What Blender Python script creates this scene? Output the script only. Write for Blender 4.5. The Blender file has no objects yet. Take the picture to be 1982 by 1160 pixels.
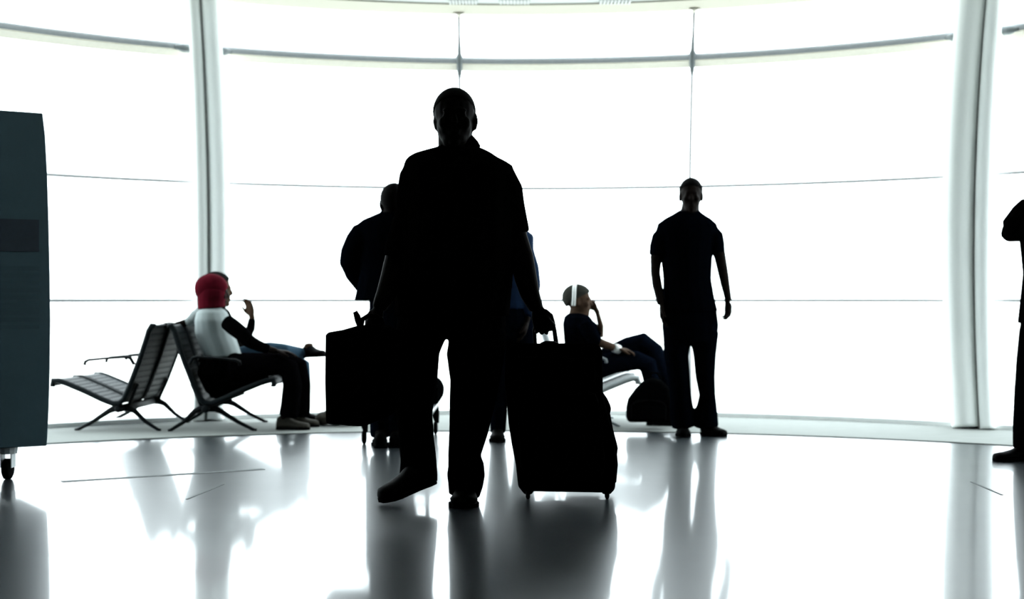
import bpy, bmesh, math, random
from mathutils import Vector, Matrix
random.seed(7)

# ------------------------------------------------------------------ camera, sky, exposure
scene = bpy.context.scene
COL = scene.collection
F = 2752.8            # focal length in pixels of the 1982 wide frame (50 mm on 36 mm)
CX, CY = 991.0, 580.0
H = 0.912             # camera height

cam_data = bpy.data.cameras.new('camera')
cam_data.lens = 50.0
cam_data.sensor_width = 36.0
cam_data.clip_start = 0.05
cam_data.clip_end = 500
cam_data.dof.use_dof = True
cam_data.dof.focus_distance = 6.35
cam_data.dof.aperture_fstop = 2.0
cam = bpy.data.objects.new('camera', cam_data)
cam.location = (0, 0, H)
cam.rotation_euler = (math.pi / 2, 0, 0)
COL.objects.link(cam)
scene.camera = cam

SKY = 8.0
world = bpy.data.worlds.new('overcast_sky')
scene.world = world
world.use_nodes = True
bg = world.node_tree.nodes['Background']
bg.inputs[0].default_value = (0.89, 1.0, 1.04, 1)
bg.inputs[1].default_value = SKY

vs = scene.view_settings
vs.view_transform = 'Standard'
vs.look = 'None'
vs.gamma = 1.0
vs.use_curve_mapping = False
vs.exposure = 0.0


def P(x, y, Y):
    """point seen at photo pixel (x, y) that stands Y metres in front of the camera"""
    return Vector(((x - CX) * Y / F, Y, H - (y - CY) * Y / F))


def ground_Y(y):
    return F * H / (y - CY)


# ------------------------------------------------------------------ materials
MATS = {}


def mat(name, color, rough=0.8, spec=0.1, metal=0.0, var=0.25, scale=30.0, bump=0.0, coat=0.0):
    if name in MATS:
        return MATS[name]
    m = bpy.data.materials.new(name)
    m.use_nodes = True
    nt = m.node_tree
    b = nt.nodes['Principled BSDF']
    tc = nt.nodes.new('ShaderNodeTexCoord')
    nz = nt.nodes.new('ShaderNodeTexNoise')
    nz.inputs['Scale'].default_value = scale
    nz.inputs['Detail'].default_value = 3
    nt.links.new(tc.outputs['Object'], nz.inputs['Vector'])
    mx = nt.nodes.new('ShaderNodeMix')
    mx.data_type = 'RGBA'
    c = color
    mx.inputs[6].default_value = (c[0] * (1 - var), c[1] * (1 - var), c[2] * (1 - var), 1)
    mx.inputs[7].default_value = (min(1, c[0] * (1 + var)), min(1, c[1] * (1 + var)), min(1, c[2] * (1 + var)), 1)
    nt.links.new(nz.outputs['Fac'], mx.inputs[0])
    nt.links.new(mx.outputs[2], b.inputs['Base Color'])
    b.inputs['Roughness'].default_value = rough
    b.inputs['Specular IOR Level'].default_value = spec
    b.inputs['Metallic'].default_value = metal
    b.inputs['Coat Weight'].default_value = coat
    if bump:
        bp = nt.nodes.new('ShaderNodeBump')
        bp.inputs['Strength'].default_value = bump
        bp.inputs['Distance'].default_value = 0.002
        nt.links.new(nz.outputs['Fac'], bp.inputs['Height'])
        nt.links.new(bp.outputs['Normal'], b.inputs['Normal'])
    MATS[name] = m
    return m


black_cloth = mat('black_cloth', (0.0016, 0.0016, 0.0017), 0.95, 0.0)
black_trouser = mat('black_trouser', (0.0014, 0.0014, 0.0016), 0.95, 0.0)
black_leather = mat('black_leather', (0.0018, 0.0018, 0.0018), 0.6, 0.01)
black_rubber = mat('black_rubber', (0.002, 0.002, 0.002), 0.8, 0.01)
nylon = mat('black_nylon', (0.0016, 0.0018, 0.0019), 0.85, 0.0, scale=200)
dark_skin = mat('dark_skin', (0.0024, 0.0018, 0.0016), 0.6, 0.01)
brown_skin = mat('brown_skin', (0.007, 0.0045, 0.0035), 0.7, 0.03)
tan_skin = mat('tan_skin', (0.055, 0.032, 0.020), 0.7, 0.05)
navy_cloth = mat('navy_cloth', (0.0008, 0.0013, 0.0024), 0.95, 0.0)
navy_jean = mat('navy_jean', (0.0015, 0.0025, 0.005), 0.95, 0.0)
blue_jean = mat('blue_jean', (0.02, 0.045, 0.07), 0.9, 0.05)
blue_shirt = mat('blue_shirt', (0.008, 0.02, 0.05), 0.9, 0.05)
pale_shirt = mat('pale_shirt', (0.25, 0.28, 0.28), 0.9, 0.1, var=0.12, scale=9)
red_scarf = mat('red_scarf', (0.062, 0.003, 0.008), 0.9, 0.02, var=0.8, scale=9)
black_hair = mat('black_hair', (0.0018, 0.0016, 0.0016), 0.8, 0.03, scale=120)
grey_hair = mat('grey_hair', (0.028, 0.028, 0.024), 0.9, 0.02, scale=90, var=0.5)
white_plastic = mat('white_plastic', (0.75, 0.76, 0.74), 0.5, 0.3, var=0.05)
seat_black = mat('seat_black', (0.003, 0.0045, 0.0055), 0.6, 0.1)
seat_grey = mat('seat_grey_steel', (0.0045, 0.0075, 0.009), 0.6, 0.1)
alu = mat('brushed_aluminium', (0.62, 0.66, 0.67), 0.4, 0.5, var=0.1, scale=60)
steel = mat('grey_steel', (0.18, 0.20, 0.21), 0.4, 0.5)
rail_grey = mat('rail_grey_paint', (0.42, 0.44, 0.47), 0.5, 0.4, var=0.1)
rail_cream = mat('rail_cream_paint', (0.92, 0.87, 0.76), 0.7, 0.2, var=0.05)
line_grey = mat('thin_rail_grey', (0.42, 0.42, 0.43), 0.5, 0.3, var=0.1)
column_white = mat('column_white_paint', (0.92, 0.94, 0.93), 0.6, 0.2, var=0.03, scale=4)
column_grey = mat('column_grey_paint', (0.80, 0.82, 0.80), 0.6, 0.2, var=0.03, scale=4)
seam_dark = mat('column_seam', (0.30, 0.30, 0.29), 0.8, 0.1)
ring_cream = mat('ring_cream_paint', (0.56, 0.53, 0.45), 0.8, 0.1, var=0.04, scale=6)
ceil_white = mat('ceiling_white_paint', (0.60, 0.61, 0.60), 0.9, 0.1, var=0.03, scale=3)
wall_grey = mat('wall_grey_plaster', (0.16, 0.18, 0.18), 0.9, 0.1, var=0.08, scale=5)
border_stone = mat('border_stone', (0.215, 0.225, 0.215), 0.9, 0.05, var=0.08, scale=8, bump=0.05)
apron_concrete = mat('apron_concrete', (0.55, 0.55, 0.52), 0.9, 0.1, var=0.1, scale=2)
joint_dark = mat('floor_joint', (0.10, 0.11, 0.11), 0.7, 0.1)
cabinet_paint = mat('cabinet_slate_paint', (0.066, 0.116, 0.142), 0.5, 0.3, var=0.1, scale=3)
cabinet_band = mat('cabinet_dark_band', (0.040, 0.055, 0.075), 0.5, 0.3, var=0.1)
bag_brown = mat('bag_brown_canvas', (0.04, 0.036, 0.03), 0.9, 0.1, scale=40)


def floor_material():
    m = bpy.data.materials.new('polished_floor')
    m.use_nodes = True
    nt = m.node_tree
    b = nt.nodes['Principled BSDF']
    b2 = nt.nodes.new('ShaderNodeBsdfPrincipled')
    out = nt.nodes['Material Output']
    tc = nt.nodes.new('ShaderNodeTexCoord')
    n1 = nt.nodes.new('ShaderNodeTexNoise')
    n1.inputs['Scale'].default_value = 2.2
    n1.inputs['Detail'].default_value = 4
    nt.links.new(tc.outputs['Object'], n1.inputs['Vector'])
    r = nt.nodes.new('ShaderNodeValToRGB')
    r.color_ramp.elements[0].color = (0.009, 0.013, 0.016, 1)
    r.color_ramp.elements[1].color = (0.014, 0.020, 0.024, 1)
    nt.links.new(n1.outputs['Fac'], r.inputs[0])
    n2 = nt.nodes.new('ShaderNodeTexNoise')          # fine brushed relief of the stone
    n2.inputs['Scale'].default_value = 60
    n2.inputs['Detail'].default_value = 3
    nt.links.new(tc.outputs['Object'], n2.inputs['Vector'])
    bp = nt.nodes.new('ShaderNodeBump')
    bp.inputs['Strength'].default_value = 0.015
    bp.inputs['Distance'].default_value = 0.002
    nt.links.new(n2.outputs['Fac'], bp.inputs['Height'])
    for q, lo, hi in ((b, 0.05, 0.085), (b2, 0.27, 0.33)):   # polish over a hazier ground
        nt.links.new(r.outputs[0], q.inputs['Base Color'])
        mr = nt.nodes.new('ShaderNodeMapRange')
        mr.inputs['To Min'].default_value = lo
        mr.inputs['To Max'].default_value = hi
        nt.links.new(n1.outputs['Fac'], mr.inputs['Value'])
        nt.links.new(mr.outputs[0], q.inputs['Roughness'])
        q.inputs['IOR'].default_value = 1.6
        nt.links.new(bp.outputs['Normal'], q.inputs['Normal'])
    mx = nt.nodes.new('ShaderNodeMixShader')
    sp = nt.nodes.new('ShaderNodeSeparateXYZ')       # the trodden middle of the hall is better polished than the window side
    nt.links.new(tc.outputs['Object'], sp.inputs[0])
    wr = nt.nodes.new('ShaderNodeMapRange')
    wr.interpolation_type = 'SMOOTHSTEP'
    wr.inputs['From Min'].default_value = 5.6
    wr.inputs['From Max'].default_value = 9.0
    wr.inputs['To Min'].default_value = 0.50
    wr.inputs['To Max'].default_value = 0.74
    nt.links.new(sp.outputs[1], wr.inputs['Value'])
    nt.links.new(wr.outputs[0], mx.inputs[0])
    nt.links.new(b.outputs[0], mx.inputs[1])
    nt.links.new(b2.outputs[0], mx.inputs[2])
    nt.links.new(mx.outputs[0], out.inputs[0])
    return m


def glass_material():
    m = bpy.data.materials.new('clear_glass')
    m.use_nodes = True
    nt = m.node_tree
    nt.nodes.remove(nt.nodes['Principled BSDF'])
    out = nt.nodes['Material Output']
    t = nt.nodes.new('ShaderNodeBsdfTransparent')
    t.inputs[0].default_value = (0.95, 0.965, 0.96, 1)
    g = nt.nodes.new('ShaderNodeBsdfGlossy')
    g.inputs['Roughness'].default_value = 0.02
    g.inputs[0].default_value = (1, 1, 1, 1)
    fr = nt.nodes.new('ShaderNodeFresnel')
    fr.inputs[0].default_value = 1.45
    nz = nt.nodes.new('ShaderNodeTexNoise')
    nz.inputs['Scale'].default_value = 3
    ml = nt.nodes.new('ShaderNodeMath')
    ml.operation = 'MULTIPLY'
    ml.inputs[1].default_value = 0.6
    nt.links.new(fr.outputs[0], ml.inputs[0])
    mx = nt.nodes.new('ShaderNodeMixShader')
    nt.links.new(ml.outputs[0], mx.inputs[0])
    nt.links.new(t.outputs[0], mx.inputs[1])
    nt.links.new(g.outputs[0], mx.inputs[2])
    nt.links.new(mx.outputs[0], out.inputs[0])
    return m


def paper_material():
    m = bpy.data.materials.new('thin_white_paper')
    m.use_nodes = True
    nt = m.node_tree
    nt.nodes.remove(nt.nodes['Principled BSDF'])
    out = nt.nodes['Material Output']
    d = nt.nodes.new('ShaderNodeBsdfDiffuse')
    t = nt.nodes.new('ShaderNodeBsdfTranslucent')
    nz = nt.nodes.new('ShaderNodeTexNoise')
    nz.inputs['Scale'].default_value = 20
    r = nt.nodes.new('ShaderNodeValToRGB')
    r.color_ramp.elements[0].color = (0.85, 0.86, 0.84, 1)
    r.color_ramp.elements[1].color = (0.95, 0.95, 0.94, 1)
    nt.links.new(nz.outputs['Fac'], r.inputs[0])
    nt.links.new(r.outputs[0], d.inputs[0])
    nt.links.new(r.outputs[0], t.inputs[0])
    mx = nt.nodes.new('ShaderNodeMixShader')
    mx.inputs[0].default_value = 0.6
    nt.links.new(d.outputs[0], mx.inputs[1])
    nt.links.new(t.outputs[0], mx.inputs[2])
    nt.links.new(mx.outputs[0], out.inputs[0])
    return m


floor_mat = floor_material()
glass = glass_material()
paper = paper_material()


# ------------------------------------------------------------------ object helpers
def link_obj(name, me, m=None, parent=None, smooth=False, at=None):
    o = bpy.data.objects.new(name, me)
    COL.objects.link(o)
    if m is not None and me is not None and not me.materials:
        me.materials.append(m)
    if smooth:
        me.polygons.foreach_set('use_smooth', [True] * len(me.polygons))
    if parent is not None:
        o.parent = parent
        o.matrix_parent_inverse = Matrix.Translation(-parent.matrix_basis.translation) \
            if parent.parent is None else Matrix.Identity(4)
    return o


def mesh(name, V, Fc):
    me = bpy.data.meshes.new(name)
    me.from_pydata([tuple(v) for v in V], [], Fc)
    me.update()
    return me


def thing(name, label, cat, loc=(0, 0, 0), group=None, kind=None):
    o = bpy.data.objects.new(name, None)
    o.empty_display_size = 0.1
    COL.objects.link(o)
    o.location = loc
    tag(o, label, cat, group, kind)
    return o


def tag(o, label, cat=None, group=None, kind=None):
    o['label'] = label
    if cat:
        o['category'] = cat
    if group:
        o['group'] = group
    if kind:
        o['kind'] = kind
    return o


def part(name, geo, m, parent, smooth=False, label=None, bevel=0.0, seg=2):
    """geo = (V, F) in world coordinates; parent sits unrotated, so a translation inverse is enough"""
    o = link_obj(name, mesh(name, *geo), m, None, smooth)
    if parent is not None:
        o.parent = parent
        base = Vector((0, 0, 0))
        q = parent
        while q is not None:
            base += Vector(q.location)
            q = q.parent
        # keep world coordinates by shifting the mesh to the parent's frame
        o.data.transform(Matrix.Translation(-base))
    if label:
        o['label'] = label
    if bevel:
        b = o.modifiers.new('bevel', 'BEVEL')
        b.width = bevel
        b.segments = seg
        b.limit_method = 'ANGLE'
        b.angle_limit = math.radians(40)
        if smooth is False:
            o.data.polygons.foreach_set('use_smooth', [True] * len(o.data.polygons))
            w = o.modifiers.new('weighted', 'WEIGHTED_NORMAL')
    return o


def merge(*geos):
    V, Fc = [], []
    for g in geos:
        n = len(V)
        V += list(g[0])
        Fc += [tuple(i + n for i in f) for f in g[1]]
    return V, Fc


def box(c, sx, sy, sz, rz=0.0, rx=0.0, ry=0.0):
    c = Vector(c)
    M = Matrix.Rotation(rz, 3, 'Z') @ Matrix.Rotation(ry, 3, 'Y') @ Matrix.Rotation(rx, 3, 'X')
    V = []
    for dz in (-1, 1):
        for dx, dy in ((-1, -1), (1, -1), (1, 1), (-1, 1)):
            V.append(c + M @ Vector((dx * sx / 2, dy * sy / 2, dz * sz / 2)))
    return V, [(3, 2, 1, 0), (4, 5, 6, 7), (0, 1, 5, 4), (1, 2, 6, 5), (2, 3, 7, 6), (3, 0, 4, 7)]


def frames(pts):
    T = []
    n = len(pts)
    for i in range(n):
        a = pts[max(0, i - 1)]
        b = pts[min(n - 1, i + 1)]
        T.append((b - a).normalized())
    return T


def tube(pts, radii, n=10, cap=0.5, kd=1.0, view=None, flat=False):
    """closed tube through world points; view: ring axis pair taken from that direction, else any"""
    pts = [Vector(p) for p in pts]
    if not isinstance(radii, (list, tuple)):
        radii = [radii] * len(pts)
    kds = kd if isinstance(kd, (list, tuple)) else [kd] * len(pts)
    T = frames(pts)
    if flat:
        T = [Vector((0, 0, -1))] * len(pts)
    P2, R2, T2, K2 = [], [], [], []
    if cap > 0:
        P2.append(pts[0] - T[0] * radii[0] * cap); R2.append(radii[0] * 0.55); T2.append(T[0]); K2.append(kds[0])
    for p, r, t, k in zip(pts, radii, T, kds):
        P2.append(p); R2.append(r); T2.append(t); K2.append(k)
    if cap > 0:
        P2.append(pts[-1] + T[-1] * radii[-1] * cap); R2.append(radii[-1] * 0.55); T2.append(T[-1]); K2.append(kds[-1])
    V, Fc = [], []
    ref = Vector((0, 1, 0)) if view is None else Vector(view)
    s = None
    for p, r, t, k in zip(P2, R2, T2, K2):
        if view is not None or s is None:
            s = t.cross(ref)
            if s.length < 0.15:
                s = t.cross(Vector((0.3, 0.1, 1)))
        else:
            s = s - t * s.dot(t)
        s.normalize()
        d = s.cross(t).normalized()
        for j in range(n):
            a = 2 * math.pi * j / n
            V.append(p + s * (r * math.cos(a)) + d * (r * k * math.sin(a)))
    m = len(P2)
    for i in range(m - 1):
        for j in range(n):
            a, b = i * n + j, i * n + (j + 1) % n
            Fc.append((a, b, b + n, a + n))
    Fc.append(tuple(range(n))[::-1])
    Fc.append(tuple((m - 1) * n + j for j in range(n)))
    return V, Fc


def ellipsoid(c, ax, rad, nu=16, nv=10):
    """ax: three unit vectors, rad: three radii"""
    V, Fc = [], []
    c = Vector(c)
    top = c + ax[2] * rad[2]
    bot = c - ax[2] * rad[2]
    V.append(top)
    for i in range(1, nv):
        th = math.pi * i / nv
        for j in range(nu):
            ph = 2 * math.pi * j / nu
            V.append(c + ax[0] * (rad[0] * math.sin(th) * math.cos(ph)) + ax[1] * (rad[1] * math.sin(th) * math.sin(ph))
                     + ax[2] * (rad[2] * math.cos(th)))
    V.append(bot)
    for j in range(nu):
        Fc.append((0, 1 + j, 1 + (j + 1) % nu))
    for i in range(nv - 2):
        for j in range(nu):
            a, b = 1 + i * nu + j, 1 + i * nu + (j + 1) % nu
            Fc.append((a, a + nu, b + nu, b))
    k = 1 + (nv - 2) * nu
    for j in range(nu):
        Fc.append((k + j, len(V) - 1, k + (j + 1) % nu))
    return V, Fc


def slab(front, back):
    """closed solid between two matching outlines"""
    n = len(front)
    V = list(front) + list(back)
    Fc = [tuple(range(n)), tuple(range(2 * n - 1, n - 1, -1))]
    for i in range(n):
        j = (i + 1) % n
        Fc.append((j, i, n + i, n + j))
    return V, Fc


def fuse(geos, voxel, smooth=2):
    """one continuous skin around all the closed pieces"""
    V, Fc = merge(*geos)
    me = mesh('tmp', V, Fc)
    bm = bmesh.new()
    bm.from_mesh(me)
    bmesh.ops.recalc_face_normals(bm, faces=bm.faces)
    bm.to_mesh(me)
    bm.free()
    o = bpy.data.objects.new('tmp', me)
    COL.objects.link(o)
    r = o.modifiers.new('r', 'REMESH')
    r.mode = 'VOXEL'
    r.voxel_size = voxel
    if smooth:
        s = o.modifiers.new('s', 'SMOOTH')
        s.iterations = smooth
        s.factor = 0.5
    dg = bpy.context.evaluated_depsgraph_get()
    me2 = bpy.data.meshes.new_from_object(o.evaluated_get(dg))
    V2 = [v.co.copy() for v in me2.vertices]
    F2 = [tuple(p.vertices) for p in me2.polygons]
    bpy.data.objects.remove(o)
    bpy.data.meshes.remove(me)
    bpy.data.meshes.remove(me2)
    return V2, F2


# ------------------------------------------------------------------ the hall
FC = Vector((0.03, 6.4, 0))      # centre of the round window bay
ANG = [-72.6, -50.6, -28.25, -5.1, 15.9, 41.5, 63.0, 75.0]   # bearings of the uprights
ZT = 3.14                        # underside of the ceiling ring


def lean(z):
    """the whole window wall bows outwards at mid height"""
    return 0.08 * (z - 1.2) ** 2


def W(ang, z, off=0.0):
    a = math.radians(ang)
    r = 5.0 + off
    return Vector((FC.x + r * math.sin(a), FC.y + r * math.cos(a) - lean(z), z))


def arc(r, a0, a1, n, z=0.0, c=FC):
    return [Vector((c.x + r * math.sin(math.radians(a0 + (a1 - a0) * i / n)),
                    c.y + r * math.cos(math.radians(a0 + (a1 - a0) * i / n)), z)) for i in range(n + 1)]


A0, A1 = ANG[0], ANG[-1]
XL, XR = FC.x + 5.0 * math.sin(math.radians(A0)), FC.x + 5.0 * math.sin(math.radians(A1))
YB = -4.0


def plate(outline, z0, z1):
    return slab([Vector((p.x, p.y, z1)) for p in outline], [Vector((p.x, p.y, z0)) for p in outline])


fl = arc(4.98, A0, A1, 60, 0, FC - Vector((0, .1, 0))) + [Vector((XR, YB, 0)), Vector((XL, YB, 0))]
o = part('floor', plate(fl, -0.25, 0.0), floor_mat, None)
tag(o, 'polished dark stone hall floor mirroring the windows', None, None, 'structure')
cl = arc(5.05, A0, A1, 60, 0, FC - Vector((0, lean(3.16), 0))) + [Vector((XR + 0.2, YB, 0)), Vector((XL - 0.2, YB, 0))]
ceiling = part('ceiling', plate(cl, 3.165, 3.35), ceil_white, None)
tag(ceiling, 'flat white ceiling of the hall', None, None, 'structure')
RC = FC - Vector((0, lean(ZT), 0))
ri = arc(5.04, A0, A1, 80, 0, RC)
rj = arc(4.73, A0, A1, 80, 0, RC)
V, Fc = [], []
for a, b in zip(ri, rj):
    V += [Vector((a.x, a.y, ZT)), Vector((b.x, b.y, ZT + 0.012)), Vector((b.x, b.y, ZT + 0.04)), Vector((a.x, a.y, ZT + 0.12))]
for i in range(len(ri) - 1):
    for k in range(4):
        Fc.append((i * 4 + k, i * 4 + (k + 1) % 4, i * 4 + 4 + (k + 1) % 4, i * 4 + 4 + k))
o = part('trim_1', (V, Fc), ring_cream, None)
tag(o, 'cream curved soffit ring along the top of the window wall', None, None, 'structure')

for nm, c, sx, sy in (('wall_left', (XL - 0.1, (YB + 7.95) / 2, 1.6), 0.2, 7.95 - YB),
                      ('wall_right', (XR + 0.1, (YB + 7.7) / 2, 1.6), 0.2, 7.7 - YB),
                      ('wall_back', (0, YB - 0.1, 1.6), XR - XL + 0.6, 0.2)):
    o = part(nm, box(c, sx, sy, 3.2), wall_grey, None)
    tag(o, 'plain grey plaster wall of the hall, ' + nm.split('_')[1] + ' side', None, None, 'structure')

o = part('ground', plate([Vector((-150, -60, 0)), Vector((150, -60, 0)), Vector((150, 240, 0)), Vector((-150, 240, 0))], -0.8, -0.5),
         apron_concrete, None)
tag(o, 'pale concrete apron outside the windows', None, None, 'structure')

# stone border in front of the window wall
Vb, Fb = [], []
NB = 60
for i in range(NB + 1):
    x = -4.45 + 8.9 * i / NB
    yi = 4.55 + math.sqrt(5.3 ** 2 - x * x)
    yo = FC.y - .11 + math.sqrt(5.0 ** 2 - (x - FC.x) ** 2)
    Vb += [Vector((x, yi, 0.0)), Vector((x, yi, 0.006)), Vector((x, yo, 0.006)), Vector((x, yo, 0.0))]
for i in range(NB):
    for k in range(4):
        Fb.append((i * 4 + k, i * 4 + (k + 1) % 4, i * 4 + 4 + (k + 1) % 4, i * 4 + 4 + k))
o = part('floor_border', (Vb, Fb), border_stone, None)
tag(o, 'matte pale stone border along the foot of the window wall', None, None, 'structure')

# dark floor joints
def joint(name, a, b, w, label):
    a = Vector((a.x, a.y, 0)); b = Vector((b.x, b.y, 0))
    d = (b - a).normalized()
    s = Vector((-d.y, d.x, 0)) * w / 2
    o = part(name, slab([a + s + Vector((0, 0, .0015)), b + s + Vector((0, 0, .0015)), b - s + Vector((0, 0, .0015)), a - s + Vector((0, 0, .0015))],
                        [a + s, b + s, b - s, a - s]), joint_dark, None)
    tag(o, label, None, None, 'structure')


joint('trim_2', P(120, 933, ground_Y(933)), P(510, 908.5, ground_Y(908.5)), 0.05, 'thin dark joint line across the glossy floor at left')

joint('trim_20', P(362, 967, ground_Y(967)), P(432, 938, ground_Y(938)), 0.012, 'short pale joint line in the glossy floor left of the briefcase')
joint('trim_21', P(1880, 933, ground_Y(933)), P(1940, 959, ground_Y(959)), 0.012, 'short pale joint line in the glossy floor before the right column')

# ---- glazed bay: panes, rails, rods, columns
ZR = [0.03, 0.905, 1.80, 2.775, ZT + 0.01]
for b in range(len(ANG) - 1):
    w = thing('window_%d' % (b + 1), 'tall curved bay of clear glass between two uprights, bay %s' %
              ('one two three four five six seven'.split()[b]), None, W((ANG[b] + ANG[b + 1]) / 2, 0.0), None, 'structure')
    for r in range(4):
        n, mz = 8, 3
        V, Fc = [], []
        for off in (0.0, 0.012):
            for k in range(mz + 1):
                z = ZR[r] + (ZR[r + 1] - ZR[r]) * k / mz
                for i in range(n + 1):
                    a = ANG[b] + (ANG[b + 1] - ANG[b]) * i / n
                    V.append(W(a, z, off + 0.02))
        # a single light-weight sheet keeps the glass clear
        for k in range(mz):
            for i in range(n):
                q = k * (n + 1) + i
                Fc.append((q, q + 1, q + n + 2, q + n + 1))
        V = V[:(n + 1) * (mz + 1)]
        part('pane', (V, Fc), glass, w, smooth=True)


def sweep_arc(profile, z, a0, a1, n=110):
    """profile: closed list of (radial offset, dz)"""
    V, Fc = [], []
    m = len(profile)
    for i in range(n + 1):
        a = a0 + (a1 - a0) * i / n
        for (dr, dz) in profile:
            p = W(a, z, dr)
            V.append(Vector((p.x, p.y, z + dz)))
    for i in range(n):
        for k in range(m):
            Fc.append((i * m + k, i * m + (k + 1) % m, (i + 1) * m + (k + 1) % m, (i + 1) * m + k))
    Fc.append(tuple(range(m)))
    Fc.append(tuple(n * m + k for k in range(m))[::-1])
    return V, Fc


def circ(r, n=8):
    return [(r * math.cos(2 * math.pi * k / n), r * math.sin(2 * math.pi * k / n)) for k in range(n)]


tn = 3
for z, lab in ((ZR[1], 'thin grey glazing rail at handrail height'), (ZR[2], 'thin grey glazing rail above head height')):
    o = part('trim_%d' % tn, sweep_arc(circ(0.0125), z, A0, A1), line_grey, None, smooth=True)
    tag(o, lab, None, None, 'structure')
    tn += 1
o = thing('trim_%d' % tn, 'thick curved grey rail with cream flange high on the window wall', None, W(0, ZR[3]), None, 'structure')
tn += 1
part('rail', sweep_arc(circ(0.031, 12), ZR[3] + 0.012, A0, A1), rail_grey, o, smooth=True)
part('flange', sweep_arc([(-0.03, -0.025), (0.02, -0.066), (0.035, -0.066), (0.035, -0.02), (-0.02, -0.01)], ZR[3] + 0.005, A0, A1), rail_cream, o)
o = part('trim_%d' % tn, sweep_arc([(-0.05, 0.0), (-0.05, 0.035), (0.05, 0.04), (0.05, 0.0)], 0.004, A0, A1), column_white, None)
tag(o, 'low pale sill along the foot of the window wall', None, None, 'structure')
tn += 1

for k, a in enumerate(ANG):
    zz = [0.03 + (ZT - 0.03) * i / 20 for i in range(21)]
    if k in (2, 5):          # columns
        which = 'left of the red-scarfed sitter' if k == 2 else 'at the right beside the phoning man'
        c = thing('column', 'bowed white steel column ' + which, None, W(a, 0.006, -0.12), None, 'structure')
        t = Vector((math.cos(math.radians(a)), -math.sin(math.radians(a)), 0))
        wl, wr = (0.050, 0.078) if k == 2 else (0.112, 0.064)
        off = -0.105
        gl, gr = [], []
        for z in [0.008] + zz + [ZT + 0.02]:
            p = W(a, z, off)
            tp = 0.85 + 0.15 * math.sin(math.pi * min(1, max(0, z / 3.14)))
            gl.append((p, tp))
        zl = lambda s, w: [p + t * (s * w * tp) for p, tp in gl]
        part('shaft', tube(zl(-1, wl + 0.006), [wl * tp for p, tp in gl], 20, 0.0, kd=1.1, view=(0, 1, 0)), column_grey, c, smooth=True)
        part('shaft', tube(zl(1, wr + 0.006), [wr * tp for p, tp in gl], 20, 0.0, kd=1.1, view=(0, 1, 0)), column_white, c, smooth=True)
        part('seam', tube([p for p, tp in gl], 0.022, 8, 0.0), seam_dark, c, smooth=True)
        for s in (-1, 1):
            wd = (2 * wl if s < 0 else 2 * wr) + 0.03
            p = W(a, ZR[3], -0.03) + t * s * (wd)
            part('bracket', tube([p - t * s * 0.05, p, p + t * s * 0.06], [0.035, 0.032, 0.012], 8, 0.2), steel, c, smooth=True)
    else:
        o = thing('trim_%d' % tn, 'slender grey glazing rod with rail fitting, ' +
                  ['far left', 'left of the column', '', 'above the bald man', 'above the standing man in polo shirt', '', 'far right', 'right end'][k],
                  None, W(a, 0.0), None, 'structure')
        tn += 1
        part('rod', tube([W(a, z, -0.012) for z in zz], 0.0115, 8, 0.0), line_grey, o, smooth=True)
        p = ZR[3] + 0.012
        part('fitting', tube([W(a, p + d, -0.02) for d in (-0.14, -0.10, -0.06, -0.03, 0.03, 0.05, 0.10, 0.17)],
                             [0.009, 0.018, 0.022, 0.026, 0.028, 0.017, 0.014, 0.010], 10, 0.1), steel, o, smooth=True)
        part('top_plate', tube([W(a, ZT - 0.035, -0.01), W(a, ZT - 0.01, -0.01), W(a, ZT + 0.005, -0.01)], [0.010, 0.022, 0.05], 10, 0.0), rail_cream, o, smooth=True)

# slotted air grilles in the ceiling just inside the ring
for px0, px1, lab in ((868, 924, 'left'), (966, 1026, 'middle'), (1160, 1222, 'right')):
    Yv = 10.70
    x0, x1 = (px0 - CX) * Yv / F, (px1 - CX) * Yv / F
    g = thing('ceiling_vent', 'small slotted white ceiling grille, %s of three near the window ring' % lab, 'vent', ((x0 + x1) / 2, Yv, 3.16), 'ceiling grilles')
    part('backing', box(((x0 + x1) / 2, Yv, 3.163), x1 - x0, 0.16, 0.004), steel, g)
    n = 9
    for i in range(n):
        x = x0 + (x1 - x0) * (i + 0.5) / n
        part('slat', box((x, Yv, 3.155), (x1 - x0) / n * 0.6, 0.15, 0.014), ceil_white, g)


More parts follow.
